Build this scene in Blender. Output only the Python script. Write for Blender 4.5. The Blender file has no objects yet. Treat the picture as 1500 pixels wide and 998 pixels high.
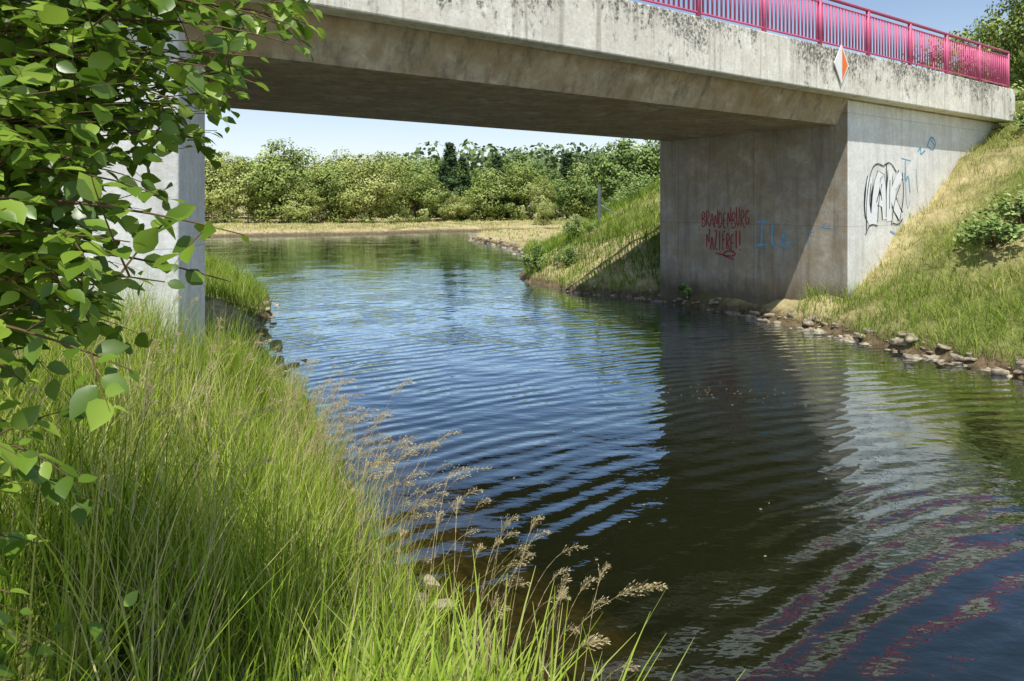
import bpy, math, random
import numpy as np
from mathutils import Vector, Matrix
random.seed(7); rng=np.random.default_rng(11)
scene=bpy.context.scene
ANG=math.radians(35.7); U=np.array([math.cos(ANG),math.sin(ANG)]); W=np.array([-math.sin(ANG),math.cos(ANG)]); O=np.array([7.65,16.33])
def link(o,parent=None):
    scene.collection.objects.link(o)
    if parent: o.parent=parent
    return o
def empty(name,loc=(0,0,0),rotz=0):
    e=bpy.data.objects.new(name,None); e.location=loc; e.rotation_euler=(0,0,rotz); e.empty_display_size=.3
    return link(e)
def mesh_obj(name,V,F,mats,parent=None,col=None,midx=None,smooth=False):
    me=bpy.data.meshes.new(name)
    V=np.asarray(V,dtype=np.float32)
    if isinstance(F,np.ndarray):
        n,k=F.shape
        me.vertices.add(len(V)); me.vertices.foreach_set('co',V.ravel())
        me.loops.add(n*k); me.loops.foreach_set('vertex_index',F.astype(np.int32).ravel())
        me.polygons.add(n); me.polygons.foreach_set('loop_start',np.arange(0,n*k,k,dtype=np.int32))
        me.polygons.foreach_set('loop_total',np.full(n,k,dtype=np.int32))
        me.update(calc_edges=True)
    else:
        me.from_pydata([tuple(map(float,v)) for v in V],[],F)
    for m in (mats if isinstance(mats,(list,tuple)) else [mats]): me.materials.append(m)
    if col is not None:
        a=me.color_attributes.new('col','FLOAT_COLOR','POINT')
        c=np.ones((len(V),4),dtype=np.float32); c[:,:col.shape[1]]=col
        a.data.foreach_set('color',c.ravel())
    if midx is not None: me.polygons.foreach_set('material_index',np.asarray(midx,dtype=np.int32))
    if smooth: me.polygons.foreach_set('use_smooth',np.ones(len(me.polygons),dtype=bool))
    me.update()
    return link(bpy.data.objects.new(name,me),parent)
# ---------------------------------------------------------------- materials
class NT:
    def __init__(s,name):
        s.m=bpy.data.materials.new(name); s.m.use_nodes=True; s.t=s.m.node_tree; s.t.nodes.clear()
        s.out=s.n('ShaderNodeOutputMaterial')
    def n(s,t,**k):
        x=s.t.nodes.new(t)
        for a,b in k.items(): setattr(x,a,b)
        return x
    def l(s,a,b): s.t.links.new(a,b)
    def obj(s): return s.n('ShaderNodeTexCoord').outputs['Object']
    def mapping(s,v,scale=(1,1,1),loc=(0,0,0)):
        m=s.n('ShaderNodeMapping'); s.l(v,m.inputs[0]); m.inputs['Scale'].default_value=scale; m.inputs['Location'].default_value=loc; return m.outputs[0]
    def noise(s,v,scale,detail=4,rough=.6,dist=0):
        x=s.n('ShaderNodeTexNoise'); s.l(v,x.inputs['Vector']); x.inputs['Scale'].default_value=scale; x.inputs['Detail'].default_value=detail; x.inputs['Roughness'].default_value=rough; x.inputs['Distortion'].default_value=dist; return x.outputs['Fac']
    def ramp(s,f,stops,interp='LINEAR'):
        r=s.n('ShaderNodeValToRGB'); s.l(f,r.inputs[0]); e=r.color_ramp.elements; r.color_ramp.interpolation=interp
        while len(e)<len(stops): e.new(.5)
        for i,(p,c) in enumerate(stops):
            e[i].position=p; e[i].color=(c,c,c,1) if isinstance(c,(int,float)) else (*c,1)
        return r.outputs[0]
    def mix(s,f,a,b,mode='MIX'):
        x=s.n('ShaderNodeMix',data_type='RGBA',blend_type=mode)
        for v,i in((f,0),(a,6),(b,7)):
            if hasattr(v,'links') or hasattr(v,'is_linked'): s.l(v,x.inputs[i])
            elif i==0: x.inputs[0].default_value=v
            else: x.inputs[i].default_value=(*v,1) if len(v)==3 else v
        return x.outputs[2]
    def math(s,op,a,b=None,c=None,clamp=False):
        x=s.n('ShaderNodeMath',operation=op); x.use_clamp=clamp
        for i,v in enumerate((a,b,c)):
            if v is None: continue
            if isinstance(v,(int,float)): x.inputs[i].default_value=v
            else: s.l(v,x.inputs[i])
        return x.outputs[0]
    def sep(s,v):
        x=s.n('ShaderNodeSeparateXYZ'); s.l(v,x.inputs[0]); return x.outputs
    def princ(s,col,rough=.8,spec=.3,bump=None,bs=.3,bd=.02,metal=0):
        p=s.n('ShaderNodeBsdfPrincipled'); 
        if hasattr(col,'links'): s.l(col,p.inputs['Base Color'])
        else: p.inputs['Base Color'].default_value=(*col,1)
        if hasattr(rough,'links'): s.l(rough,p.inputs['Roughness'])
        else: p.inputs['Roughness'].default_value=rough
        p.inputs['Specular IOR Level'].default_value=spec; p.inputs['Metallic'].default_value=metal
        if bump is not None:
            b=s.n('ShaderNodeBump'); b.inputs['Strength'].default_value=bs; b.inputs['Distance'].default_value=bd; s.l(bump,b.inputs['Height']); s.l(b.outputs[0],p.inputs['Normal'])
        return p.outputs[0]
    def done(s,sh): s.l(sh,s.out.inputs['Surface']); return s.m

def mat_leafy(name,stops,trans=.35,patch=None,patch_scale=.4,rootshade=None,gloss=0.0):
    n=NT(name); a=n.n('ShaderNodeVertexColor'); a.layer_name='col'; sp=n.sep(a.outputs[0])
    c=n.ramp(sp[0],stops)
    if patch:
        f=n.noise(n.obj(),patch_scale,3); f=n.ramp(f,[(.42,0),(.62,1)]); f=n.math('MULTIPLY',f,patch[1]); c=n.mix(f,c,patch[0])
    if rootshade:
        f=n.ramp(sp[1],[(0,1),(.4,0)]); c=n.mix(n.math('MULTIPLY',f,.8),c,rootshade)  # painted shade: blades darken towards the root, as in gaps between stems
    p=n.n('ShaderNodeBsdfDiffuse'); n.l(c,p.inputs[0])
    if trans<=0: return n.done(p.outputs[0])
    t=n.n('ShaderNodeBsdfTranslucent'); n.l(c,t.inputs[0])
    m=n.n('ShaderNodeMixShader'); m.inputs[0].default_value=trans; n.l(p.outputs[0],m.inputs[1]); n.l(t.outputs[0],m.inputs[2])
    if gloss:
        g=n.n('ShaderNodeBsdfGlossy'); g.inputs['Roughness'].default_value=.38; g.inputs[0].default_value=(1,1,1,1)
        m2=n.n('ShaderNodeMixShader'); m2.inputs[0].default_value=gloss; n.l(m.outputs[0],m2.inputs[1]); n.l(g.outputs[0],m2.inputs[2]); m=m2
    return n.done(m.outputs[0])

def mat_concrete(name,base=(.40,.37,.31),dark=(.16,.14,.11),lichen=0.0,streak=.5,brown=.0,panels=True,water=False,blotch=.45,bigm=.66):
    n=NT(name); v=n.obj(); xyz=n.sep(v)
    big=n.noise(v,.9,5,.65,.4); fine=n.noise(v,14,4,.7); mid=n.noise(v,2.7,5,.7,.6)
    c=n.mix(n.ramp(big,[(.38,0),(.62,1)]),base,tuple(b*bigm for b in base))
    c=n.mix(n.math('MULTIPLY',n.ramp(mid,[(.38,1),(.6,0)]),blotch),c,tuple(b*q for b,q in zip(base,(.58,.52,.42))))
    c=n.mix(n.math('MULTIPLY',n.ramp(fine,[(.35,1),(.6,0)]),.35),c,tuple(b*.45 for b in base))
    st=n.noise(n.mapping(v,(5,5,.35)),1.0,4,.7); st=n.ramp(st,[(.48,0),(.72,1)])
    c=n.mix(n.math('MULTIPLY',st,streak),c,dark)
    if brown: 
        b=n.ramp(n.noise(n.mapping(v,(.5,1.2,1.5)),1.3,4,.7),[(.4,0),(.65,1)]); c=n.mix(n.math('MULTIPLY',b,brown),c,(.30,.20,.09))
    if water:
        z2=n.math('ADD',xyz[2],n.math('MULTIPLY',n.noise(n.mapping(v,(3,3,.5)),1.2,3),-.9)); wl=n.ramp(z2,[(0.0,1),(.55,0)])
        c=n.mix(n.math('MULTIPLY',wl,.75),c,(.10,.075,.04))
    if lichen:
        l=n.noise(n.mapping(v,(3.4,3.4,1.6)),1.8,7,.82)
        l2=n.noise(n.mapping(v,(.35,.35,.35)),1.0,2); s_=n.math('ADD',l,n.math('MULTIPLY',n.math('SUBTRACT',l2,.5),.8))
        top=n.math('MULTIPLY',n.math('SUBTRACT',xyz[2],5.75),.22)
        s_=n.math('ADD',s_,top)
        l=n.ramp(s_,[(.49,0),(.60,1)]); sp=n.ramp(n.noise(v,16,5,.85),[(.42,0),(.54,1)]); l=n.math('MULTIPLY',l,sp)
        c=n.mix(n.math('MULTIPLY',l,lichen),c,(.045,.038,.03))
        dr=n.ramp(n.noise(n.mapping(v,(6,6,.22)),1.0,3,.6),[(.54,0),(.68,1)]); c=n.mix(n.math('MULTIPLY',dr,.45),c,(.20,.17,.12))
    if panels:
        px=n.math('PINGPONG',n.math('ADD',xyz[0],xyz[1]),1.25); pz=n.math('PINGPONG',n.math('ADD',xyz[2],.3),1.3)
        ln=n.math('MAXIMUM',n.math('LESS_THAN',px,.010),n.math('LESS_THAN',pz,.008))
        c=n.mix(n.math('MULTIPLY',ln,.5),c,dark)
    return n.done(n.princ(c,.85,.25,fine,.35,.02))

M={}
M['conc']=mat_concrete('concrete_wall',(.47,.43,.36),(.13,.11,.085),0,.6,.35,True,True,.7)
M['concBakedSun']=mat_concrete('concrete_wing_wall_baked_sun',(.90,.89,.85),(.34,.31,.26),0,.35,.08,True,True,.28,.84)  # brighter copy of the wall concrete, sunlight painted into its base colour
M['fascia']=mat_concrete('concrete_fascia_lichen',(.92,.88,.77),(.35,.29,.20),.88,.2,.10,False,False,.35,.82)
M['soffit']=mat_concrete('concrete_soffit',(.58,.49,.35),(.10,.08,.06),0,.75,.6,False,False,.85)  # base colour lightened to stand in for light bounced off the water
def mat_ground():
    n=NT('meadow_ground'); v=n.obj(); xyz=n.sep(v); z=xyz[2]
    a=n.noise(v,.25,3); b=n.noise(v,3,5,.7); c2=n.noise(v,.06,2)
    green=n.mix(n.ramp(b,[(.3,0),(.7,1)]),(.07,.10,.02),(.22,.24,.06))
    dry=n.mix(n.ramp(b,[(.3,0),(.7,1)]),(.30,.24,.11),(.60,.50,.27))
    f=n.math('ADD',n.math('MULTIPLY',a,.6),n.math('MULTIPLY',c2,.5))
    far=n.math('MULTIPLY',n.ramp(n.math('MULTIPLY',xyz[1],.01),[(.38,0),(.55,1)]),.10)
    f=n.math('ADD',f,far)
    c=n.mix(n.ramp(f,[(.50,0),(.62,1)]),green,dry)
    soil=n.mix(n.ramp(n.noise(v,7,5,.75),[(.35,0),(.65,1)]),(.07,.05,.028),(.22,.16,.09))
    c=n.mix(n.ramp(n.math('ADD',z,n.math('MULTIPLY',b,.3)),[(.28,1),(.5,0)]),c,soil)
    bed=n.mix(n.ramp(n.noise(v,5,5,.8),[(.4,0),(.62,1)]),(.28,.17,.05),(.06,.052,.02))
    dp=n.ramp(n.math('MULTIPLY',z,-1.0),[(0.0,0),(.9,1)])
    bed=n.mix(dp,bed,(.022,.027,.014))  # depth darkening in the colour stands in for light lost in turbid water
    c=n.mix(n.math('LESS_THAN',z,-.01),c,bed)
    return n.done(n.princ(c,.95,.1,b,.6,.06))
M['ground']=mat_ground()
def mat_water():
    n=NT('river_water'); v=n.obj()
    def rings(cx,cy,lam,dist,ds=1.0,det=2):
        w=n.n('ShaderNodeTexWave',wave_type='RINGS',rings_direction='SPHERICAL',wave_profile='SIN'); n.l(n.mapping(v,(1,1,1),(-cx,-cy,0)),w.inputs[0])
        w.inputs['Scale'].default_value=.314/lam; w.inputs['Distortion'].default_value=dist; w.inputs['Detail'].default_value=det; w.inputs['Detail Scale'].default_value=ds; return w.outputs['Fac']
    r1=rings(9.0,-4,.30,4.5,.7,1.5); r2=rings(-3.5,15.5,.50,4.0,.6)
    n1=n.noise(n.mapping(v,(.8,1.3,1)),1.0,2,.5); n2=n.noise(n.mapping(v,(1,1.7,1)),6,2,.5)
    patch=n.ramp(n.noise(v,.45,2),[(.38,.12),(.62,1)])
    fary=n.ramp(n.math('MULTIPLY',n.sep(v)[1],.02),[(.3,1),(.7,.3)])
    h=n.math('MULTIPLY',n.math('MULTIPLY',r1,patch),.0075)
    h=n.math('ADD',h,n.math('MULTIPLY',r2,.0025))
    h=n.math('ADD',h,n.math('MULTIPLY',n1,.028))
    h=n.math('ADD',h,n.math('MULTIPLY',n2,.0042))
    h=n.math('MULTIPLY',h,fary)
    b=n.n('ShaderNodeBump'); b.inputs['Strength'].default_value=1; b.inputs['Distance'].default_value=1.0; n.l(h,b.inputs['Height'])
    fr=n.n('ShaderNodeFresnel'); fr.inputs[0].default_value=1.36; n.l(b.outputs[0],fr.inputs['Normal'])
    f=n.math('MULTIPLY',fr.outputs[0],2.3,clamp=True)
    g=n.n('ShaderNodeBsdfGlossy'); g.inputs['Roughness'].default_value=.02; g.inputs[0].default_value=(.80,.91,1,1); n.l(b.outputs[0],g.inputs['Normal'])
    t=n.n('ShaderNodeBsdfTransparent'); t.inputs[0].default_value=(.58,.60,.42,1)
    m=n.n('ShaderNodeMixShader'); n.l(f,m.inputs[0]); n.l(t.outputs[0],m.inputs[1]); n.l(g.outputs[0],m.inputs[2])
    return n.done(m.outputs[0])
M['water']=mat_water()
def mat_simple(name,c1,c2,scale=8,rough=.7,spec=.3,bs=.2,metal=0):
    n=NT(name); v=n.obj(); f=n.noise(v,scale,4,.65); return n.done(n.princ(n.mix(n.ramp(f,[(.35,0),(.65,1)]),c1,c2),rough,spec,f,bs,.01,metal))
M['rail']=mat_simple('magenta_railing_paint',(.70,.13,.25),(.56,.09,.20),3,.5,.5,.05)
M['asphalt']=mat_simple('asphalt',(.05,.05,.05),(.065,.062,.058),20,.9)
M['rock']=mat_simple('shore_rock',(.52,.44,.31),(.18,.14,.10),6,.85,.2,.6)
M['bark']=mat_simple('bark',(.10,.075,.05),(.05,.038,.025),12,.9,.1,.6)
M['twig']=mat_simple('twig_bark',(.14,.08,.035),(.07,.05,.02),30,.7)
M['red']=mat_simple('red_spray',(.33,.02,.04),(.20,.05,.05),12,.7)
M['blue']=mat_simple('blue_spray',(.08,.30,.50),(.20,.40,.52),9,.7)
M['black']=mat_simple('black_spray',(.012,.012,.014),(.04,.04,.04),9,.6)
M['white']=mat_simple('white_spray',(.86,.86,.86),(.78,.78,.78),9,.6)
M['orange']=mat_simple('orange_sign_paint',(.85,.20,.03),(.8,.18,.03),5,.5)
M['signw']=mat_simple('white_sign_paint',(.82,.82,.80),(.75,.75,.72),5,.5)
M['grey']=mat_simple('galvanised_metal',(.25,.26,.26),(.16,.17,.17),10,.5,.5,.1,.6)
M['treeA']=mat_leafy('foliage_light',[(0,(.09,.13,.028)),(.5,(.25,.32,.08)),(1,(.46,.50,.19))],0)  # leaf colours lightened and greyed, with distance haze painted in
M['treeD']=mat_leafy('foliage_yellow_green',[(0,(.12,.155,.035)),(.5,(.33,.37,.10)),(1,(.55,.56,.24))],0)  # paler, less saturated leaf tones carry painted haze here too
M['treeB']=mat_leafy('foliage_mid',[(0,(.055,.095,.025)),(.5,(.16,.24,.065)),(1,(.33,.40,.14))],0)
M['treeF']=mat_leafy('foliage_distant',[(0,(.08,.12,.05)),(.5,(.18,.25,.10)),(1,(.32,.39,.18))],0)
M['treeC']=mat_leafy('foliage_conifer',[(0,(.02,.045,.018)),(.5,(.06,.10,.04)),(1,(.12,.17,.07))],0)
M['leaf']=mat_leafy('shrub_leaf',[(0,(.08,.15,.012)),(.5,(.17,.28,.025)),(1,(.34,.47,.06))],.42,gloss=.035)
M['grassL']=mat_leafy('bank_grass',[(0,(.10,.17,.015)),(.45,(.30,.42,.04)),(.75,(.50,.58,.10)),(.88,(.62,.56,.24)),(1,(.76,.66,.40))],.38,rootshade=(.05,.055,.012))
M['grassR']=mat_leafy('embankment_grass',[(0,(.14,.18,.03)),(.35,(.29,.33,.06)),(.65,(.48,.42,.15)),(1,(.64,.53,.27))],0,patch=((.22,.31,.05),.8),patch_scale=.45)
M['grassG']=mat_leafy('lush_grass',[(0,(.10,.17,.02)),(.6,(.23,.33,.045)),(1,(.42,.46,.12))],.2)
M['reed']=mat_leafy('reed_blade',[(0,(.28,.42,.04)),(.6,(.46,.60,.09)),(1,(.60,.64,.20))],.45)
M['seed']=mat_leafy('seed_head',[(0,(.36,.27,.13)),(.6,(.60,.50,.28)),(1,(.72,.64,.42))],.3)
# ---------------------------------------------------------------- terrain
L=np.array([(8,-60),(5.0,-8),(2.8,-1),(1.7,1.2),(.85,2.7),(.05,3.7),(-.85,5.0),(-1.75,7),(-2.9,9.8),(-4.2,12.3),(-5.25,14.7),(-6.2,18),(-7.4,21.5),(-10,26),(-16,36),(-22,45),(-29,54),(-27,62),(-18,66),(-13,68),(-9,73),(3,78),(20,84),(60,95)],float)
R=np.array([(60,90),(20,78),(5,72.5),(-3,67),(-3.2,57),(-1,50),(.5,43),(.9,34),(.3,27),(1.9,23.2),(4.0,21.4),(5.75,18.5),(6.9,15.8),(7.65,13.1),(8.46,11.6),(9.8,8),(12,3),(16,-5),(26,-60)],float)
POLY=np.vstack([L,R])
def dpoly(P,pts):
    d=np.full(len(P),1e9)
    for a,b in zip(pts[:-1],pts[1:]):
        ab=b-a; t=np.clip(((P-a)@ab)/(ab@ab),0,1); q=a+t[:,None]*ab; d=np.minimum(d,np.hypot(*(P-q).T))
    return d
def inside(P):
    x,y=P[:,0],P[:,1]; c=np.zeros(len(P),bool); n=len(POLY)
    for i in range(n):
        (x1,y1),(x2,y2)=POLY[i],POLY[(i+1)%n]
        if y1==y2: continue
        cond=((y1>y)!=(y2>y))&(x<(x2-x1)*(y-y1)/(y2-y1)+x1); c^=cond
    return c
def sstep(a,b,x): t=np.clip((x-a)/(b-a),0,1); return t*t*(3-2*t)
def terrain(X,Y):
    X=np.asarray(X,float).ravel(); Y=np.asarray(Y,float).ravel(); P=np.c_[X,Y]
    jx=.10*np.sin(Y*2.7+X)+.06*np.sin(Y*6.1)+.04*np.sin(Y*11+X*5); P2=P+np.c_[jx,jx*.3]
    dl=dpoly(P2,L); dr=dpoly(P2,R); ins=inside(P2); d=np.minimum(dl,dr)
    s=(P-O)@U; w=(P-O)@W
    wob=.10*np.sin(X*1.7+Y*.6)+.08*np.sin(Y*2.3-X*.9)+.05*np.sin(X*4.1+Y*3.3)
    meadow=.42+.12*np.sin(X*.11)*np.sin(Y*.09)
    near=sstep(20,13,Y)
    base=meadow+near*.78
    left=np.minimum(base,.12+d*.62)
    off=np.maximum(0,-w-.6)*.33+np.maximum(0,w-6.3)*.33
    topc=np.where(s>8.8,5.95,5.12)
    cap=np.maximum(base,topc-off)
    slope=np.where(w>5.0,.60,.57)
    right=np.minimum(cap,.08+np.minimum(d,.5)*.8+slope*np.maximum(0,d-.5))
    right=np.where((Y>36),np.minimum(right,base+np.maximum(0,40-Y)*.5),right)
    lemb=np.minimum(5.1,np.maximum(0,-s-16.5)*.5); lemb=np.maximum(0,lemb-np.maximum(0,-w-.3)*.6-np.maximum(0,w-6.3)*.6)
    isL=dl<dr
    h=np.where(isL,left+lemb,right)
    h=h+wob*np.clip(d/1.2,0,1)*np.where(h>.3,1,.4)*.8
    h=np.where(ins,-np.minimum(1.5,.04+d*.40+.06*np.sin(X*2.1)*np.sin(Y*1.8)),h)
    return h
def axis(lo,hi,c0,c1,fine,grow=1.09):
    a=list(np.arange(c0,c1,fine)); st=fine; x=c1
    while x<hi: a.append(x); st*=grow; x+=st
    a.append(hi); st=fine; x=c0-fine; b=[]
    while x>lo: b.append(x); st*=grow; x-=st
    b.append(lo); return np.array(b[::-1]+a)
ax=axis(-700,700,-11,18,.16,1.06); ay=axis(-300,1200,0,34,.18,1.05)
GX,GY=np.meshgrid(ax,ay); Z=terrain(GX,GY)
nx,ny=len(ax),len(ay); idx=np.arange(nx*ny).reshape(ny,nx)
F=np.stack([idx[:-1,:-1],idx[:-1,1:],idx[1:,1:],idx[1:,:-1]],-1).reshape(-1,4)
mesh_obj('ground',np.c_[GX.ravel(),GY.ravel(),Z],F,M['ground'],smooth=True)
mesh_obj('water',[(-45,-60,0),(62,-60,0),(62,100,0),(-45,100,0)],[(0,1,2,3)],M['water'])
# ---------------------------------------------------------------- bridge (local s,w,z frame)
br=empty('concrete_bridge',(O[0],O[1],0),ANG)
def prism_z(name,poly,z0,z1,mat,parent,midx=None):
    n=len(poly); V=[(x,y,z0) for x,y in poly]+[(x,y,z1) for x,y in poly]
    F=[tuple(range(n))[::-1],tuple(range(n,2*n))]+[(i,(i+1)%n,n+(i+1)%n,n+i) for i in range(n)]
    return mesh_obj(name,V,F,mat,parent,midx=midx)
def prism_s(name,prof,s0,s1,mat,parent,cuts=1):
    n=len(prof); V=[(s0,w,z) for w,z in prof]+[(s1,w,z) for w,z in prof]
    F=[tuple(range(n)),tuple(range(n,2*n))[::-1]]+[(i,n+i,n+(i+1)%n,(i+1)%n) for i in range(n)]
    return mesh_obj(name,V,F,mat,parent)
def bev(o,w=.02):
    m=o.modifiers.new('b','BEVEL'); m.width=w; m.segments=2; m.limit_method='ANGLE'; return o
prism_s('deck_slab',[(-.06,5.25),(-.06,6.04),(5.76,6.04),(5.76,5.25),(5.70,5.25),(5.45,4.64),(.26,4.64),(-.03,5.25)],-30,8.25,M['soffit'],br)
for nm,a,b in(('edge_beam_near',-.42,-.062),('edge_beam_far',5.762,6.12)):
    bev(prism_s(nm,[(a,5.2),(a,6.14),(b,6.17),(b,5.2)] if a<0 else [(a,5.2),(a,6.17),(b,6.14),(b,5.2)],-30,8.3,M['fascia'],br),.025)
bev(prism_z('abutment_right',[(0,0),(8.45,0),(8.45,.5),(1.0,.5),(1.0,5.2),(8.45,5.2),(8.45,5.7),(0,5.7)],-1.6,5.19,[M['conc'],M['concBakedSun']],br,[0,0,1]+[0]*7))
bev(prism_z('abutment_left',[(-14.07,0),(-13.59,.9),(-13.59,5.7),(-26,5.7),(-26,5.2),(-14.6,5.2),(-14.6,.5),(-26,.5),(-26,0)],-1.0,5.19,[M['conc'],M['concBakedSun']],br,[0,0,1]+[0]*7+[1]))
mesh_obj('road_surface',[(-60,.1,6.05),(8.3,.1,6.05),(8.3,5.6,6.05),(-60,5.6,6.05)],[(0,1,2,3)],M['asphalt'],br)
mesh_obj('approach_road',[(8.3,.1,6.06),(90,.1,6.06),(90,5.6,6.06),(8.3,5.6,6.06)],[(0,1,2,3)],M['asphalt'])
o=bpy.data.objects['approach_road']; o.location=(O[0],O[1],0); o.rotation_euler=(0,0,ANG)
def boxes(B):
    V=[];F=[]
    for (x0,x1,y0,y1,z0,z1) in B:
        k=len(V); V+=[(x0,y0,z0),(x1,y0,z0),(x1,y1,z0),(x0,y1,z0),(x0,y0,z1),(x1,y0,z1),(x1,y1,z1),(x0,y1,z1)]
        F+=[tuple(k+i for i in f) for f in((0,3,2,1),(4,5,6,7),(0,1,5,4),(1,2,6,5),(2,3,7,6),(3,0,4,7))]
    return np.array(V),np.array(F)
for nm,w0 in(('bridge_railing',-.27),('bridge_railing',5.93)):
    B=[]; s0,s1=-29.9,8.2
    B.append((s0,s1,w0-.035,w0+.035,7.20,7.25)); B.append((s0,s1,w0-.015,w0+.015,6.24,6.275)); B.append((s0,s1,w0-.014,w0+.014,7.08,7.11))
    s=s1-.03
    while s>s0: B.append((s-.035,s+.035,w0-.034,w0+.034,6.10,7.198)); s-=1.95
    s=s1-.16
    while s>s0: B.append((s-.017,s+.017,w0-.0125,w0+.0125,6.277,7.078)); s-=.13
    V,F=boxes(B); o=mesh_obj(nm,V,F,M['rail']); o.location=(O[0],O[1],0); o.rotation_euler=(0,0,ANG)
sg=empty('navigation_sign',(O[0],O[1],0),ANG)
cs,cz=-1.08,5.80
def panel(name,pts,w,th,mat):
    n=len(pts); V=[(a,w,b) for a,b in pts]+[(a,w+th,b) for a,b in pts]
    F=[tuple(range(n)),tuple(range(n,2*n))[::-1]]+[(i,n+i,n+(i+1)%n,(i+1)%n) for i in range(n)]
    return mesh_obj(name,V,F,mat,sg)
panel('plate',[(cs-.28,cz),(cs,cz-.42),(cs+.28,cz),(cs,cz+.42)],-.47,.02,M['signw'])
panel('orange_half',[(cs+.015,cz-.34),(cs+.23,cz),(cs+.015,cz+.34)],-.476,.004,M['orange'])
panel('bracket',[(cs-.03,cz-.2),(cs+.03,cz-.2),(cs+.03,cz+.2),(cs-.03,cz+.2)],-.449,.03,M['grey'])
V,F=boxes([(-.03,.03,-.03,.03,6.04,8.1),(-.22,.22,-.045,-.032,7.55,7.95),(-.3,.3,-.02,.02,7.35,7.4)])
o=mesh_obj('road_sign',V,F,M['grey']); p=O+U*2.0+W*5.5; o.location=(p[0],p[1],0); o.rotation_euler=(0,0,ANG+.9)
# ------------------------------------------------ graffiti
LET={'B':[[(0,0),(0,1),(.45,.95),(.55,.75),(.4,.55),(0,.5),(.5,.45),(.62,.22),(.45,.02),(0,0)]],'R':[[(0,0),(0,1),(.45,.95),(.55,.72),(.4,.52),(0,.48),(.65,-.08)]],'A':[[(0,0),(.3,1.05),(.62,-.05)],[(.08,.35),(.55,.4)]],'N':[[(0,0),(.02,1),(.52,0),(.57,1.08)]],'D':[[(0,0),(0,1),(.4,.9),(.58,.5),(.4,.1),(0,0)]],'E':[[(.52,1),(0,.97),(0,0),(.55,.02)],[(0,.5),(.42,.52)]],'U':[[(0,1),(.03,.2),(.25,0),(.48,.15),(.52,1)]],'G':[[(.55,.85),(.3,1),(.03,.7),(0,.25),(.3,0),(.6,.2),(.6,.48),(.3,.45)]],'Z':[[(0,.98),(.55,1),(0,.02),(.62,0)]],'I':[[(.2,1.05),(.22,0)]],'F':[[(.52,1),(0,.97),(.02,-.1)],[(0,.5),(.42,.52)]],'!':[[(.1,1.1),(.1,.3)],[(.1,.1),(.1,0)]]}
def ribbons(polys,width,fn,name,mat,parent,off0=.004,sm=2):
    V=[];F=[];k=0
    for pl in polys:
        P=np.array(pl,float)
        for _ in range(sm):
            if len(P)>2:
                Q=[P[0]]
                for a,b in zip(P[:-1],P[1:]): Q+= [a*.75+b*.25,a*.25+b*.75]
                Q.append(P[-1]); P=np.array(Q)
        T=np.gradient(P,axis=0); T/=np.linalg.norm(T,axis=1)[:,None]+1e-9; N=np.c_[-T[:,1],T[:,0]]
        wd=width*(.8+.4*rng.random(len(P)))[:,None]*.5
        for i in range(len(P)):
            for sgn in(1,-1):
                q=P[i]+N[i]*wd[i]*sgn; V.append(fn(q[0],q[1],off0+k*.00025))
        b=len(V)-2*len(P)
        for i in range(len(P)-1): F.append((b+2*i,b+2*i+1,b+2*i+3,b+2*i+2))
        k+=1
    return mesh_obj(name,V,F,mat,parent)
def word(txt,x0,x1,y0,y1,jit=.08,slope=0):
    out=[]; n=len(txt); cw=(x1-x0)/n
    for i,ch in enumerate(txt):
        j=random.uniform(-jit,jit)*(y1-y0); sc=random.uniform(.9,1.15)
        for st in LET[ch]: out.append([(x0+i*cw+px*cw*1.25,y0+slope*i*cw+j+py*(y1-y0)*sc) for px,py in st])
    return out
gr=empty('graffiti',(O[0],O[1],0),ANG)
fr=lambda a,b,o:(-o,-a,b)
fw=lambda a,b,o:(a,-o,b)
ribbons(word('BRANDENBURG',-4.15,-2.6,2.22,2.66,.12),.030,fr,'red_text_top',M['red'],gr)
ribbons(word('NAZIFREI!',-4.0,-2.8,1.62,2.08,.12)+[[(-3.7,1.5),(-3.2,1.42),(-3.0,1.52),(-3.3,1.6),(-3.5,1.45),(-3.1,1.36)]],.038,fr,'red_text_lower',M['red'],gr)
ribbons([[(-2.4,2.36),(-2.1,2.38)],[(-2.25,2.36),(-2.27,1.78)],[(-2.42,1.76),(-2.08,1.8)],[(-1.95,2.3),(-1.98,1.76),(-1.75,1.78)],[(-1.6,2.1),(-1.72,1.9),(-1.6,1.74),(-1.45,1.88),(-1.6,2.0)]],.05,fr,'blue_text',M['blue'],gr)
ribbons([[(-1.1,2.15),(-.8,2.17)],[(-.95,2.15),(-.95,1.85)],[(-.7,2.3),(-.35,2.25)]],.03,fr,'blue_text_faint',M['blue'],gr)
tag=[[(.98,3.45),(.84,2.9),(.90,2.45),(1.22,2.4),(1.22,2.75)],[(1.12,2.30),(1.22,3.2),(1.48,3.6),(1.56,3.1),(1.66,2.45)],[(1.2,2.95),(1.6,2.85)],[(1.92,3.62),(1.82,2.9),(1.86,2.40)],[(2.42,3.55),(1.98,3.12),(2.12,2.8),(2.42,2.5)]]
ribbons(tag,.29,fw,'tag_black',M['black'],gr,.004,1); ribbons(tag,.23,fw,'tag_white',M['white'],gr,.008,1)
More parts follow.
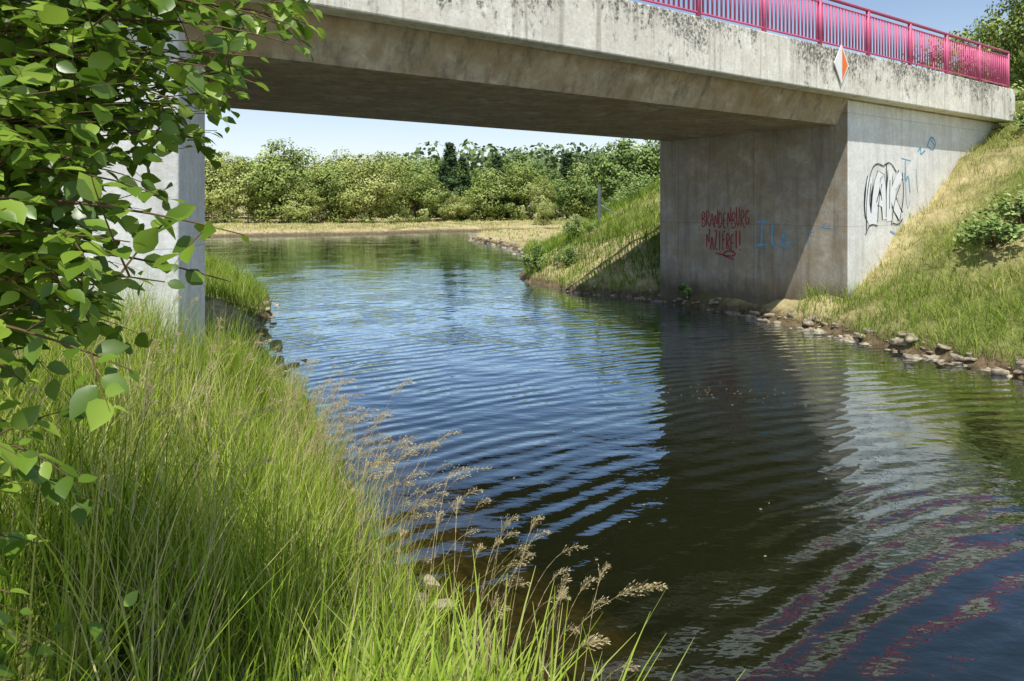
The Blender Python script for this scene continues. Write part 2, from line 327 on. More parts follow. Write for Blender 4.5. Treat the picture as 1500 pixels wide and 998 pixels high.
ribbons([[(.80,2.2),(.78,2.9),(.98,3.6),(1.25,3.8),(1.6,3.72)],[(1.3,2.4),(1.35,2.9),(1.5,3.3)],[(1.0,3.3),(.92,2.9),(1.0,2.6)],[(1.25,2.85),(1.42,3.2),(1.5,2.9)],[(1.95,2.3),(2.1,2.9),(2.4,3.3)],[(.75,2.1),(.95,2.35),(1.3,2.3)],[(2.5,3.6),(2.58,3.0),(2.35,2.4)],[(1.72,3.8),(1.7,2.5)],[(1.88,3.4),(1.86,2.7)],[(1.6,3.75),(1.9,3.85),(2.2,3.6)],[(2.0,2.35),(2.3,2.3),(2.5,2.45)]],.028,fw,'tag_lines',M['black'],gr,.012)
ribbons([[(3.3,4.15),(3.5,4.3),(3.4,4.05),(3.7,4.2)],[(3.8,4.3),(4.0,4.6),(4.3,4.45),(4.15,4.2),(3.85,4.3)],[(4.0,4.5),(4.2,4.35)],[(2.65,3.9),(2.67,3.3),(2.8,3.6),(2.9,3.1)],[(1.9,2.15),(2.4,2.0),(2.6,2.2)]],.045,fw,'blue_scribble',M['blue'],gr)
ribbons([[(2.45,3.95),(2.95,3.9)],[(2.6,3.6),(2.75,2.6),(2.9,2.9)],[(3.2,3.7),(3.3,3.1)]],.02,fw,'thin_scribble',M['blue'],gr,.006)
# ---------------------------------------------------------------- grass
def blades(roots,h,wd,bend,segs=4,lean=None):
    n=len(roots); t=np.linspace(0,1,segs+1)[None,:]
    th=rng.uniform(0,2*np.pi,n); D=np.c_[np.cos(th),np.sin(th)]
    if lean is not None: D=D+lean; D/=np.linalg.norm(D,axis=1)[:,None]+1e-6
    ph=th+np.pi/2+rng.uniform(-1,1,n); S=np.c_[np.cos(ph),np.sin(ph)]
    bx=(h*bend)[:,None]*(t**2*.9+t*.15)
    z=h[:,None]*(t-.35*np.clip(bend,0,1.2)[:,None]*t**2.5)
    C=np.stack([roots[:,0:1]+D[:,0:1]*bx,roots[:,1:2]+D[:,1:2]*bx,roots[:,2:3]+z],-1)
    ww=(wd[:,None]*(1-t**1.6*.92)*.5)
    off=np.stack([S[:,0:1]*ww,S[:,1:2]*ww,np.zeros_like(ww)],-1)
    V=np.stack([C-off,C+off],2).reshape(-1,3)
    base=(np.arange(n)*(segs+1)*2)[:,None]; k=np.arange(segs)[None,:]*2
    F=np.stack([base+k,base+k+1,base+k+3,base+k+2],-1).reshape(-1,4)
    r=np.repeat(rng.random(n),(segs+1)*2); tt=np.tile(np.repeat(t[0],2),n)
    return V,F,np.c_[r,tt,r]
def blocked(X,Y):
    P=np.c_[X,Y]-O; s=P@U; w=P@W
    return ((s>-.05)&(s<8.5)&(w>-.02)&(w<5.75))|((s<-13.5)&(w>-.02)&(w<5.75))
def scatter(n,x0,x1,y0,y1,keep=None,dmax=None,land=.02):
    X=rng.uniform(x0,x1,n);Y=rng.uniform(y0,y1,n); z=terrain(X,Y); k=(z>land)&~blocked(X,Y)
    if keep is not None: k&=keep(X,Y,z)
    return np.c_[X,Y,z][k]
def grass(name,R_,hr,wr,br_,mat,segs=4,clump=.5,lean=None,hfun=None,dry=None):
    n=len(R_); cl=.5+.5*np.sin(R_[:,0]*5.1+np.sin(R_[:,1]*3.7)*2)*np.sin(R_[:,1]*4.3+R_[:,0])
    h=rng.uniform(hr[0],hr[1],n)*(1-clump*.5+clump*cl)
    if hfun is not None: h*=hfun(R_)
    V,F,c=blades(R_,h,rng.uniform(wr[0],wr[1],n),rng.uniform(br_[0],br_[1],n),segs,lean)
    c[:,0]=np.clip(c[:,0]*.75+.25*np.repeat(cl,(segs+1)*2),0,1)
    if dry is not None: c[:,0]=np.clip(c[:,0]+np.repeat(dry(R_),(segs+1)*2),0,1)
    return mesh_obj(name,V,F,mat,col=c)
under=lambda X,Y:(lambda s,w:(w>.6)&(w<8.0))((np.c_[X,Y]-O)@U,(np.c_[X,Y]-O)@W)
tc=scatter(2600,-5.2,.9,1.2,10.5,lambda X,Y,z:(np.hypot(X+.1,Y)>1.4)&~under(X,Y)&(rng.random(len(X))<np.where(X>-.4,.40,1)))
nb=rng.integers(9,26,len(tc)); rr=np.repeat(tc,nb,0); rr[:,:2]+=rng.normal(0,.045,(len(rr),2)); hs=np.repeat(rng.uniform(.65,1.25,len(tc)),nb); cc=np.repeat(rng.normal(0,.15,len(tc)),nb)
rr[:,2]=terrain(rr[:,0],rr[:,1]); k=rr[:,2]>0; rr=rr[k];hs=hs[k];cc=cc[k]
hf=lambda R_: np.clip(.95-.5*(R_[:,0]+1.0),.32,1.0)*np.clip(.6+.45*(R_[:,2]/.9),.5,1.05)
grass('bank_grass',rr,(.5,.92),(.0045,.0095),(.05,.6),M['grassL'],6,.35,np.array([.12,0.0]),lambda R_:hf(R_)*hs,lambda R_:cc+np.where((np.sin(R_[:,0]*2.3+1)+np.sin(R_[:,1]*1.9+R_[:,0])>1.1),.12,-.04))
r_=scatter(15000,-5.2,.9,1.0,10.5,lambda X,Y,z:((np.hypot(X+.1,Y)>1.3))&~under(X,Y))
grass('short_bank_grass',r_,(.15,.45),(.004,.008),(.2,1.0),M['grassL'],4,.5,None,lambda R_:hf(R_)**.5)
r_=scatter(36000,-13,-3.5,9,30,lambda X,Y,z:~under(X,Y)|(rng.random(len(X))<.05))
grass('far_bank_grass',r_,(.3,.7),(.010,.018),(.2,.8),M['grassG'],3,.5)
r_=scatter(150000,5.5,24,4,26,lambda X,Y,z:(((np.c_[X,Y]-O)@W)<np.where(((np.c_[X,Y]-O)@U)<0,.9,0))&(z<5.3),land=.0)
dd=dpoly(r_[:,:2],R); lush=dd<(2.0+.8*np.sin(r_[:,1]*2.1+1)+.4*np.sin(r_[:,1]*5)+rng.normal(0,.4,len(r_)))
q=r_[~lush]; q=q[rng.random(len(q))<.7]
grass('embankment_grass',q,(.12,.38),(.006,.012),(.3,1.1),M['grassR'],3,.6,dry=lambda R_:.24*np.sin(R_[:,0]*1.3+R_[:,1]*.7)+.14*np.sin(R_[:,0]*3.1-R_[:,1]*2.2)+.02)
grass('waterside_grass',r_[lush],(.22,.55),(.007,.013),(.3,1.0),M['grassG'],4,.7)
r_=scatter(50000,.5,14,20,42,lambda X,Y,z:(((np.c_[X,Y]-O)@W)>5.8))
grass('riverbank_grass',r_,(.2,.5),(.014,.026),(.2,.8),M['grassG'],3,.8,dry=lambda R_:.3*np.sin(R_[:,0]*1.1+R_[:,1]*.8)-.1)
r_=scatter(20000,-50,30,45,110,None,land=.15)
grass('meadow_grass',r_,(.15,.4),(.04,.08),(.2,.8),M['grassR'],2,.7,dry=lambda R_:np.full(len(R_),.15))
pts=[]
for cx,cy,n,sx in((-.34,2.0,170,.12),(-.08,2.02,150,.12),(.16,2.10,60,.08),(-.52,2.08,50,.08)):
    for _ in range(n): pts.append((rng.normal(cx,sx),rng.normal(cy,.10)))
pts=np.array(pts); z=terrain(pts[:,0],pts[:,1]); Rr=np.c_[pts,np.maximum(z,.0)]
tgt=1.73-rng.uniform(0,.34,len(Rr))-np.clip(pts[:,0]+.1,0,1)*.40
V,F,c=blades(Rr,np.maximum(.3,tgt-Rr[:,2])*1.05,rng.uniform(.012,.021,len(Rr)),rng.uniform(.1,.45,len(Rr)),7,np.array([.3,0]))
mesh_obj('reed_clump',V,F,M['reed'],col=c)
def panicles(name,specs):
    V=[];F=[];C=[]
    def quad(a,b,wv,r):
        k=len(V); V.extend([a-wv*.5,a+wv*.5,b+wv*.12,b-wv*.12]); F.append((k,k+1,k+2,k+3)); C.extend([(r,0,0)]*4)
    for (root,tip,plen,dens) in specs:
        root=np.array(root,float);tip=np.array(tip,float); ctrl=np.array([root[0]*.55+tip[0]*.45,root[1]*.55+tip[1]*.45,root[2]+(tip[2]-root[2])*.95+.06])
        f=lambda t:(1-t)**2*root+2*t*(1-t)*ctrl+t*t*tip
        ts=np.linspace(0,1,12); col=rng.random()
        for a,b in zip(ts[:-1],ts[1:]):
            quad(f(a),f(b),np.array([.0038,0,0]),.3+.5*col); quad(f(a),f(b),np.array([0,.0038,0]),.3+.5*col)
        for i in range(dens):
            t=1-plen*rng.random(); p=f(min(t,1)); k=(1-t)/plen
            tg=f(min(1,t+.02))-f(t-.02); tg/=np.linalg.norm(tg)
            d=rng.normal(0,1,3); d=d/np.linalg.norm(d)*.5+tg*.9+np.array([0,0,-.15]); d/=np.linalg.norm(d)
            ln=(.010+.05*k*rng.random()); q=p+d*ln
            quad(p,q,np.array([.0012,0,.0]),.4)
            sp=d*rng.uniform(.006,.012); wv=np.cross(d,rng.normal(0,1,3)); wv/=np.linalg.norm(wv)
            quad(q,q+sp,wv*.0038,rng.random())
    return mesh_obj(name,V,F,M['seed'],col=np.array(C))
sp=[]
for i in range(330):
    if i<170: x=rng.uniform(-3.2,-.7); y=rng.uniform(2.2,6.8)
    else: y=rng.uniform(2.9,6.2); x=np.interp(y,[2.7,3.7,5,7],[.75,-.05,-.95,-1.85])-rng.uniform(.15,.75)
    z=float(terrain([x],[y])[0])
    if z<.08: continue
    h=rng.uniform(.7,1.08) if i<170 else rng.uniform(.55,1.05); sp.append(((x,y,z),(x+rng.uniform(.02,.45),y+rng.uniform(-.15,.15),z+h),.25,50))
for root,tip in (((-.95,4.0,.5),(-.12,4.0,1.33)),((-1.0,4.3,.5),(-.62,4.4,1.72)),((-.9,3.6,.6),(-.50,3.7,1.60)),((-1.1,4.2,.6),(-.45,4.2,1.40)),((-.05,2.3,1.0),(.50,2.35,1.55)),((.0,2.25,1.0),(.30,2.3,1.40)),((-1.3,4.2,.8),(-.95,4.3,1.75)),((-.8,3.9,.6),(-.3,4.1,1.5)) ):
    sp.append((root,tip,.28,110))
panicles('seed_grass',sp)
V,F,c=blades(np.array([[.22,2.15,1.0],[.24,2.15,1.0],[.2,2.2,1.0]]),np.array([.45,.4,.38]),np.array([.02,.016,.015]),np.array([.3,.9,1.2]),8)
c[:,0]=1; mesh_obj('withered_reed',V,F,M['seed'],col=c)
# ---------------------------------------------------------------- rocks
import bmesh
def rocks(name,places):
    V=[];F=[]
    bm=bmesh.new(); bmesh.ops.create_icosphere(bm,subdivisions=2,radius=1); bv=np.array([v.co for v in bm.verts]); bf=[[v.index for v in f.verts] for f in bm.faces]; bm.free()
    for (x,y,z,r) in places:
        k=len(V); sc=np.array([rng.uniform(.8,1.9),rng.uniform(.7,1.2),rng.uniform(.30,.6)])*r
        ph=rng.uniform(0,6,6); nz=1+.20*np.sin(bv[:,0]*3+ph[0])+.17*np.sin(bv[:,1]*4+ph[1])+.14*np.sin(bv[:,2]*5+ph[2])+.1*np.sin(bv@np.array([7,5,-6])+ph[3])
        q=bv*nz[:,None]*sc; q=np.clip(q,-sc*.8,sc*.8); a=rng.uniform(0,6.3); c_,s_=math.cos(a),math.sin(a)
        q[:,2]+=q[:,0]*rng.uniform(-.4,.4)
        q=np.c_[q[:,0]*c_-q[:,1]*s_,q[:,0]*s_+q[:,1]*c_,q[:,2]]+np.array([x,y,z]); V.extend(q.tolist()); F+= [[i+k for i in f] for f in bf]
    return mesh_obj(name,V,np.array(F),M['rock'])
def along(pl,t0,t1,n,spread,rr,up=.005):
    out=[]; seg=np.linalg.norm(np.diff(pl,axis=0),axis=1); cum=np.r_[0,np.cumsum(seg)]
    for _ in range(n):
        d=rng.uniform(t0,t1)
        if rng.random()<.5: d=t0+(t1-t0)*((math.floor((d-t0)/(t1-t0)*9)+rng.random()*.55)/9)
        i=min(np.searchsorted(cum,d)-1,len(seg)-1); i=max(i,0); p=pl[i]+(pl[i+1]-pl[i])*(d-cum[i])/seg[i]
        p=p+rng.normal(0,spread,2); r=rr[0]+(rr[1]-rr[0])*rng.random()**2.5; out.append((p[0],p[1],max(float(terrain([p[0]],[p[1]])[0])*.8,-.03)+up,r))
    return out
RN=R[9:17]
rocks('shore_stones',along(RN,0,6,70,.15,(.05,.15))+along(RN,6,17,230,.15,(.04,.17),.02))
rocks('shore_stones',along(L[5:14],9,19,70,.22,(.07,.2))+along(L[4:9],0,6,60,.2,(.03,.09)))
rocks('shore_stones',along(R[3:9],0,30,150,.25,(.10,.26)))
# ---------------------------------------------------------------- trees
def tube(V,F,C,a,b,r0,r1,n=6,segs=4,wig=.05):
    a=np.array(a,float);b=np.array(b,float); d=b-a; ln=np.linalg.norm(d); d/=ln; up=np.array([0,0,1.]) if abs(d[2])<.9 else np.array([1.,0,0]); x=np.cross(d,up); x/=np.linalg.norm(x); y=np.cross(d,x)
    k=len(V)
    for i in range(segs+1):
        t=i/segs; c=a+(b-a)*t+(x*rng.normal()+y*rng.normal())*wig*ln*(t*(1-t)*2); r=r0+(r1-r0)*t
        for j in range(n): an=2*math.pi*j/n; V.append(c+(x*math.cos(an)+y*math.sin(an))*r); C.append((.5,0,0))
    for i in range(segs):
        for j in range(n): F.append((k+i*n+j,k+i*n+(j+1)%n,k+(i+1)*n+(j+1)%n,k+(i+1)*n+j))
def quads(P,size,outv=None,bias=.6):
    n=len(P); N=rng.normal(0,1,(n,3)); N/=np.linalg.norm(N,axis=1)[:,None]
    if outv is not None:
        ov=outv/(np.linalg.norm(outv,axis=1)[:,None]+1e-9); N=N*(1-bias)+ov*bias
    N/=np.linalg.norm(N,axis=1)[:,None]+1e-9; T=np.cross(N,rng.normal(0,1,(n,3))); T/=np.linalg.norm(T,axis=1)[:,None]+1e-9; B=np.cross(N,T)
    s=size[:,None]*.5
    return np.stack([P-T*s*.7,P-B*s*.55,P+T*s,P+B*s*.6],1).reshape(-1,3), np.arange(4*n).reshape(n,4)
def tree_mesh(name,h,rad,mat,ncl=70,nlf=90,leaf=.3,conifer=False,low=.12,cs=.30,lob=5,column=False):
    V=[];F=[];C=[]
    tube(V,F,C,(0,0,-.3),(rng.normal(0,.2),rng.normal(0,.2),h*(.95 if conifer else .7)),h*.022,h*.006,7,6)
    cen=[]
    lobes=[(np.array([rng.normal(0,.30)*rad,rng.normal(0,.30)*rad,h*(low+(1-low)*rng.uniform(.25,.68))]),rng.uniform(.45,.7)) for _ in range(lob)]
    lobes.append((np.array([0,0,h*.72]),.58)); lobes.append((np.array([0,0,h*.40]),.88)); lobes.append((np.array([0,0,h*.22]),.90))
    for i in range(ncl):
        if conifer:
            t=rng.random()**.8; z=h*(low+(1-low)*t); r=rad*(1-t)*rng.uniform(.4,1)+.05; a=rng.uniform(0,6.28); cen.append((r*math.cos(a),r*math.sin(a),z-.1*r))
        else:
            c0,q0=lobes[i%len(lobes)]; d=rng.normal(0,1,3); d/=np.linalg.norm(d); q=rng.uniform(.5,1)**.5
            p=c0+d*q*q0*np.array([rad,rad,h*.36]); p[2]=np.clip(p[2],h*low+.3,h*1.02); cen.append(tuple(p))
    cen=np.array(cen)
    for i in range(0,ncl,4):
        z0=max(h*.15,cen[i][2]*.6)
        tube(V,F,C,(0,0,z0),cen[i]*.92,h*.007,h*.0015,4,3,.08)
    nb=len(F); Pl=[];S=[];Cl=[];Ov=[]
    for c_ in cen:
        cr=(rad*cs*rng.uniform(.6,1.2)) if not conifer else rad*.24*rng.uniform(.6,1.1)
        p=rng.normal(0,1,(nlf,3)); p/=np.linalg.norm(p,axis=1)[:,None]; q=p*rng.uniform(.55,1.0,(nlf,1))
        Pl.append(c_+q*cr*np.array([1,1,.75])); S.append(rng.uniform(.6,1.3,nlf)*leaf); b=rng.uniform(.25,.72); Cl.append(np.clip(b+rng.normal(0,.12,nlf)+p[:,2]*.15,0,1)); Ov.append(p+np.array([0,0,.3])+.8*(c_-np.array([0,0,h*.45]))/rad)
    Pl=np.vstack(Pl);S=np.concatenate(S);Cl=np.concatenate(Cl); Ov=np.vstack(Ov)
    Vq,Fq=quads(Pl,S,Ov,.68); V=np.array(V); k=len(V)
    Fa=np.vstack([np.array(F),Fq+k]); col=np.vstack([np.array(C),np.c_[np.repeat(Cl,4)]*np.array([[1,0,0]])])
    mid=np.r_[np.zeros(nb),np.ones(len(Fq))]
    o=mesh_obj(name,np.vstack([V,Vq]),Fa,[M['bark'],mat],col=col,midx=mid); me=o.data; bpy.data.objects.remove(o); return me
TM=[tree_mesh('deciduous',10,4.4,M['treeA'],140,115,.34,low=.0,lob=5),tree_mesh('deciduous',10,5.0,M['treeD'],150,115,.34,low=.0,lob=6),tree_mesh('deciduous',10,3.8,M['treeB'],130,115,.34,low=.0,lob=4),tree_mesh('deciduous',10,4.6,M['treeA'],140,115,.34,low=.0,lob=4),tree_mesh('deciduous',10,4.0,M['treeD'],130,115,.33,low=.0,lob=3)]
TC=tree_mesh('conifer',10,2.3,M['treeC'],130,60,.36,True,low=.03)
TF=tree_mesh('deciduous',10,3.6,M['treeA'],120,90,.26,low=.15,cs=.26)
def put(me,name,x,y,h,sx=1.0,zoff=0):
    o=bpy.data.objects.new(name,me); z=float(terrain([x],[y])[0]); o.location=(x,y,z-.1+zoff); s=h/10; o.scale=(s*sx,s*sx,s); o.rotation_euler=(0,0,rng.uniform(0,6.28)); link(o)
row=[(-41.5,92,11.0,0,1.05),(-36,90,9.4,1,1.1),(-50,98,11.5,2,1.1),(-30,94,12.2,3,1.0),(-24.5,98,9.0,0,1.15),(-19,96,9.6,1,1.1),(-13.5,101,8.2,3,1.2),(-9,108,10.2,2,1.0),(-4,107,8.4,0,1.3),(1.0,111,10.2,3,1.0),(6,108,8.2,2,1.2),(11.5,110,9.4,0,1.2),(16,98,8.2,3,1.3),(-57,95,12,0,1.2),(-66,92,12,1,1.2),(-78,90,13,2,1.3),(-46,90,6.5,4,1.4),(-27,92,5.4,4,1.3),(-8,103,4.4,1,1.5)]
for i in range(15): row.append((-60+i*6+rng.normal(0,1.2),rng.uniform(114,128),rng.uniform(8.8,13.4),int(rng.choice([0,2,3,2,1])),1.1))
for x,y,h,k,s in row: put(TM[k],'deciduous_tree',x,y,h,s)
for x,y,h in((-9.2,106,11.4),(-2.2,108,9.8),(9.5,122,11),(-7.4,107,9.2)): put(TC,'conifer_tree',x,y,h,1.2)
put(TM[2],'deciduous_tree',9.5,58,8.6,1.0); put(TM[3],'deciduous_tree',13.5,60,9.7,1.1); put(TM[2],'deciduous_tree',8.4,50,4.6,1.1); put(TM[3],'deciduous_tree',16,50,9.2,1.1); put(TM[2],'deciduous_tree',9.3,42,3.6,1.0); put(TM[0],'deciduous_tree',11.0,66,8.8,1.1)
put(TM[4],'small_tree',3.7,84,6.0,.7)
put(TF,'deciduous_tree',29,42,14.5,.8); put(TF,'deciduous_tree',35,42,16,1.0); put(TM[0],'deciduous_tree',36,54,17,.8); put(TM[3],'deciduous_tree',46,50,17,1); put(TF,'deciduous_tree',27,36,10.5,.8)
cl=2400; X=rng.uniform(-230,230,cl); Y=rng.uniform(135,215,cl); top=10.4+2.0*np.sin(X*.045+1)+1.8*np.sin(X*.13+Y*.2)+1.2*np.sin(X*.37+Y*.5)+(Y-135)*.05
Zc=top*rng.uniform(.3,1.0,cl)**.7; lf=42
Pn=rng.normal(0,1,(cl*lf,3)); Pn/=np.linalg.norm(Pn,axis=1)[:,None]
P=np.repeat(np.c_[X,Y,Zc],lf,0)+Pn*rng.uniform(.6,1,(cl*lf,1))*np.array([3.0,3.0,2.2]); cb=np.repeat(rng.uniform(.1,.75,cl),lf)
Vq,Fq=quads(P,rng.uniform(.9,1.8,len(P)),Pn+np.array([0,-.1,.4]),.6)
mesh_obj('distant_forest',Vq,Fq,M['treeF'],col=np.c_[np.repeat(np.clip(cb+rng.normal(0,.12,len(P)),0,1),4)]*np.array([[1,0,0]]))
def bush(name,x,y,rx,h,mat,ncl,leaf,nl=60,z=None):
    z=float(terrain([x],[y])[0]) if z is None else z
    V=[];F=[];C=[];cen=[]
    for i in range(ncl):
        a=rng.uniform(0,6.28); r=rx*math.sqrt(rng.random()); zz=h*(.25+.7*rng.random()*(1-(r/rx)**2*.6)); cen.append((r*math.cos(a),r*math.sin(a),zz)); tube(V,F,C,(r*.2*math.cos(a),r*.2*math.sin(a),-.05),cen[-1],.012,.004,4,2)
    nb=len(F); cen=np.array(cen); P=np.repeat(cen,nl,0)+rng.normal(0,1,(ncl*nl,3))*rx*.16; Vq,Fq=quads(P,rng.uniform(.6,1.3,len(P))*leaf,np.tile([0,-.3,1.],(len(P),1)),.6)
    k=len(V); cb=np.repeat(rng.uniform(.1,.9,ncl),nl)
    col=np.vstack([np.array(C),np.c_[np.repeat(np.clip(cb+rng.normal(0,.15,len(P)),0,1),4)]*np.array([[1,0,0]])])
    o=mesh_obj(name,np.vstack([np.array(V),Vq]),np.vstack([np.array(F),Fq+k]),[M['bark'],mat],col=col,midx=np.r_[np.zeros(nb),np.ones(len(Fq))]); o.location=(x,y,z); return o
bush('willow_bush',.9,26.3,.5,1.15,M['treeB'],26,.09)
bush('willow_bush',5.9,31.5,1.2,1.6,M['treeB'],44,.12)
bush('willow_bush',2.6,27.5,.6,.8,M['treeB'],20,.09)
bush('willow_bush',1.9,25.3,.45,.7,M['treeB'],18,.08)
bush('bramble_bush',10.1,15.0,.65,.6,M['treeB'],34,.14,22)
bush('bramble_bush',10.9,15.3,.55,.7,M['treeB'],26,.14,22)
bush('bramble_bush',14.2,19.4,.6,.7,M['treeB'],26,.12,22)
bush('bramble_bush',15.2,20.6,.8,.8,M['treeA'],30,.12,22)
bush('broadleaf_weed',4.9,19.9,.25,.5,M['treeB'],10,.10,30)
V=[];F=[];C=[]
tube(V,F,C,(0,0,-.6),(0,0,1.25),.075,.065,8,2,0); tube(V,F,C,(.05,0,.45),(1.2,-1.1,-.35),.03,.03,6,2,0)
o=mesh_obj('fence_post',V,F,M['grey']); px,py=3.45,28.3; o.location=(px,py,float(terrain([px],[py])[0])+.45)
# ---------------------------------------------------------------- foreground shrub
sh=empty('leafy_shrub')
V=[];F=[];C=[]; LP=[];LD=[];LS=[]
def bez(a,c,b,t): return (1-t)**2*a+2*t*(1-t)*c+t*t*b
def twig(a,b,sag,r,nleaf,lsz,sub=0):
    a=np.array(a,float);b=np.array(b,float); ln=np.linalg.norm(b-a); c=(a+b)/2+np.array([0,0,sag*ln])+rng.normal(0,.06,3)*ln
    ts=np.linspace(0,1,9); P=[bez(a,c,b,t) for t in ts]
    for i in range(8): tube(V,F,C,P[i],P[i+1],r*(1-ts[i]*.8),r*(1-ts[i+1]*.8),5,1,0)
    for i in range(nleaf):
        t=1-(1-.12)*(i+.3*rng.random())/nleaf; p=bez(a,c,b,t); d=(bez(a,c,b,min(1,t+.03))-bez(a,c,b,t-.03)); d/=np.linalg.norm(d)+1e-9
        s=np.cross(d,[0,0,1]); s/=np.linalg.norm(s)+1e-9
        ld=d*.5+s*(1 if i%2 else -1)*rng.uniform(.5,1)+np.array([0,0,rng.uniform(-.7,.25)])+rng.normal(0,.22,3)
        LP.append(p); LD.append(ld/np.linalg.norm(ld)); LS.append(lsz*rng.uniform(.55,1.15)*(1-.35*(t>.92)))
    for j in range(sub):
        t=rng.uniform(.2,.92); p=bez(a,c,b,t); e=p+rng.normal(0,1,3)*np.array([.10,.13,.10])+(b-a)/ln*.08
        twig(p,e,.1,r*.4,int(rng.integers(5,9)),lsz)
root=np.array([-1.55,1.75,float(terrain([-1.55],[1.75])[0])-.1])
for e in ((-1.5,1.7,3.4),(-1.25,1.55,3.5),(-1.55,1.35,3.0),(-1.15,1.7,3.2),(-1.4,2.0,3.6)):
    e=np.array(e,float); tube(V,F,C,root,e,.03,.012,7,8,.04)
tips=[(-.52,1.7,3.18),(-.53,1.8,3.30),(-.57,1.6,3.07),(-.64,1.5,3.09),(-.60,1.5,3.2),(-.71,1.5,3.02),(-.62,1.9,3.28),(-.72,2.0,3.18),(-.8,1.5,3.14),(-.54,1.75,3.24),(-.58,1.65,3.14),(-.50,1.85,3.26),
(-.53,1.42,2.74),(-.55,1.4,2.65),(-.63,1.3,2.66),(-.69,1.4,2.82),(-.72,1.35,2.73),(-.69,1.3,2.50),(-.78,1.4,2.58),(-.85,1.4,2.8),(-.88,1.5,2.9),(-.9,1.35,2.62),
(-.90,1.3,2.32),(-.84,1.2,2.15),(-.86,1.2,1.98),(-.95,1.4,2.45)]
for x,y,z in tips:
    b=np.array([x,y,z]); a=np.array([-1.32+rng.normal(0,.05),y+.12+rng.normal(0,.06),z+rng.uniform(-.12,.12)])
    twig(a,b,.10,.006,15,.060,4)
for i in range(85):
    z=rng.uniform(2.95,3.6); x=rng.uniform(-1.15,-.72); y=rng.uniform(1.4,2.1)
    twig((-1.45,y+.1,z-.1),(x,y,z),.12,.004,13,.060,3)
for i in range(50):
    y=rng.uniform(2.0,2.6); z=2.8+rng.uniform(.10,.62)*y*.5; x=-rng.uniform(.52,.78)*y
    twig((-.9*y-.1,y+.1,z-.1),(x,y,z),.12,.005,14,.064,3)
for i in range(40):
    z=rng.uniform(2.45,3.0); y=rng.uniform(1.35,1.9); x=rng.uniform(-1.15,-.84)*y/1.45*.93
    twig((-1.5,y+.1,z-.05),(x,y,z),.12,.004,13,.058,3)
for i in range(26):
    y=rng.uniform(1.7,2.3); z=2.8-rng.uniform(-.05,.24)*y; x=-rng.uniform(.58,.78)*y
    twig((-.9*y-.1,y+.1,z-.1),(x,y,z),.12,.005,13,.060,2)
for i in range(24):
    z=rng.uniform(1.75,2.4); y=rng.uniform(1.3,1.6); x=rng.uniform(-1.1,-.92)*y/1.4
    twig((-1.5,y+.1,z),(x,y,z),.1,.004,10,.056,1)
mesh_obj('branches',V,[tuple(f) for f in F],M['twig'],sh)
LP=np.array(LP);LD=np.array(LD);LS=np.array(LS); n=len(LP)
prof=[(0,.0),(.10,.18),(.32,.33),(.6,.30),(.85,.12),(1.0,.0)]
tv=[];tf=[]
for (x,wd) in prof: tv+=[(x,-wd,.12*wd*2-.12*x*x),(x,0,-.12*x*x),(x,wd,.12*wd*2-.12*x*x)]
for i in range(len(prof)-1):
    k=3*i; tf+=[(k,k+1,k+4,k+3),(k+1,k+2,k+5,k+4)]
tv=np.array(tv);tf=np.array(tf)
upv=np.tile([.1,-.45,1.0],(n,1))+rng.normal(0,.45,(n,3)); S_=np.cross(upv,LD); S_/=np.linalg.norm(S_,axis=1)[:,None]; N_=np.cross(LD,S_)
Vl=(LP[:,None,:]+LD[:,None,:]*.006+LS[:,None,None]*(tv[None,:,0:1]*LD[:,None,:]+tv[None,:,1:2]*S_[:,None,:]+tv[None,:,2:3]*N_[:,None,:])).reshape(-1,3)
Fl=(np.arange(n)[:,None,None]*len(tv)+tf[None]).reshape(-1,4)
mesh_obj('leaves',Vl,Fl,M['leaf'],sh,col=np.c_[np.repeat(rng.random(n),len(tv))]*np.array([[1,0,0]]),smooth=True)
P=np.c_[rng.normal(3.2,.5,50),rng.normal(10.6,.35,50),np.full(50,.006)]; P=np.vstack([P,np.c_[rng.uniform(0,7,40),rng.uniform(5,14,40),np.full(40,.006)]])
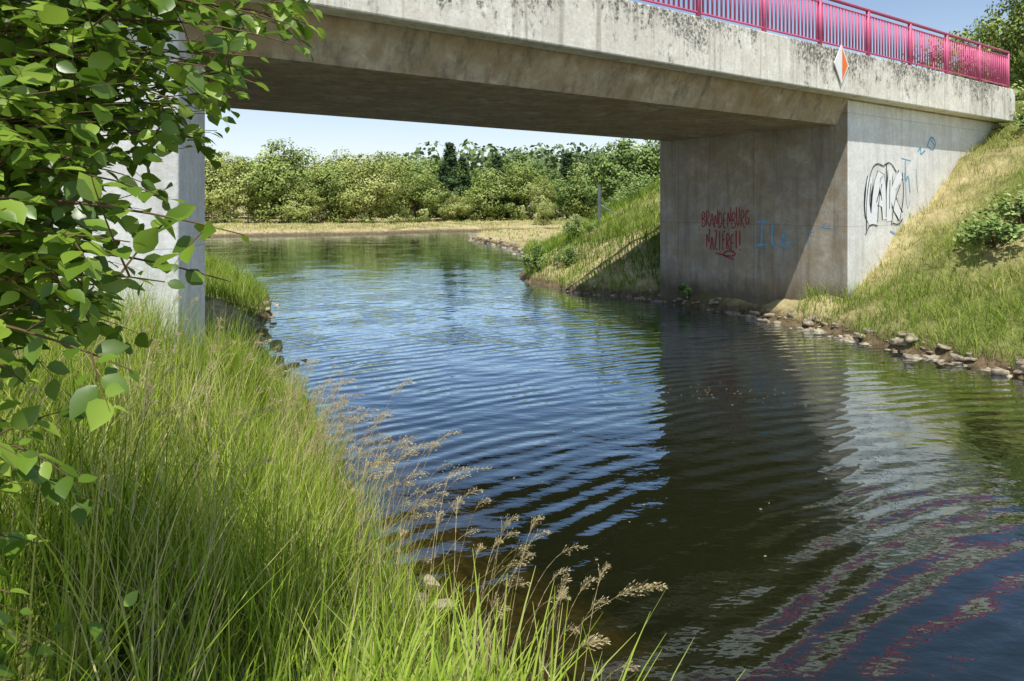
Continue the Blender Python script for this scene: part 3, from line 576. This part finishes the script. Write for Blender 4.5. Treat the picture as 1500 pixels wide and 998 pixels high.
Vq,Fq=quads(P,rng.uniform(.02,.05,len(P)),np.tile([0,0,1.],(len(P),1)),1.0); Vq[:,2]=.006+.0001*np.repeat(np.arange(len(P)),4)
mesh_obj('floating_leaves',Vq,Fq,M['seed'],col=np.zeros((len(Vq),3))+.1)
# ---------------------------------------------------------------- light, world, camera
w=bpy.data.worlds.new('World'); scene.world=w; w.use_nodes=True; t=w.node_tree; bg=t.nodes['Background']; sky=t.nodes.new('ShaderNodeTexSky'); sky.sky_type='NISHITA'; sky.sun_disc=False
EL=62.0; sky.sun_elevation=math.radians(EL); sky.sun_rotation=math.radians(180); sky.air_density=1.0; sky.dust_density=.8; sky.ozone_density=2.0
# summer haze: whitens the sky just above the horizon
tc_=t.nodes.new('ShaderNodeTexCoord'); sx=t.nodes.new('ShaderNodeSeparateXYZ'); t.links.new(tc_.outputs['Generated'],sx.inputs[0])
m1=t.nodes.new('ShaderNodeMath'); m1.operation='SUBTRACT'; m1.use_clamp=True; m1.inputs[0].default_value=1; t.links.new(sx.outputs[2],m1.inputs[1])
m2=t.nodes.new('ShaderNodeMath'); m2.operation='POWER'; t.links.new(m1.outputs[0],m2.inputs[0]); m2.inputs[1].default_value=9
mx=t.nodes.new('ShaderNodeMix'); mx.data_type='RGBA'; t.links.new(m2.outputs[0],mx.inputs[0]); t.links.new(sky.outputs[0],mx.inputs[6]); mx.inputs[7].default_value=(6.8,7.2,7.6,1)
t.links.new(mx.outputs[2],bg.inputs[0]); bg.inputs[1].default_value=.15
sl=bpy.data.lights.new('sun','SUN'); sl.energy=5.0; sl.angle=math.radians(.5); sl.color=(1,.97,.90); so=bpy.data.objects.new('sun',sl); so.rotation_euler=(math.radians(90-EL),0,0); so.location=(0,-20,40); link(so)
cd=bpy.data.cameras.new('camera'); cd.sensor_width=36; cd.lens=1050/1500*36; cd.shift_y=-199/1500; cd.clip_end=3000; cd.clip_start=.05
co=bpy.data.objects.new('camera',cd); co.location=(0,0,2.8); co.rotation_euler=(math.radians(90),0,0); link(co); scene.camera=co
scene.view_settings.view_transform='Standard'; scene.view_settings.look='None'; scene.view_settings.exposure=0
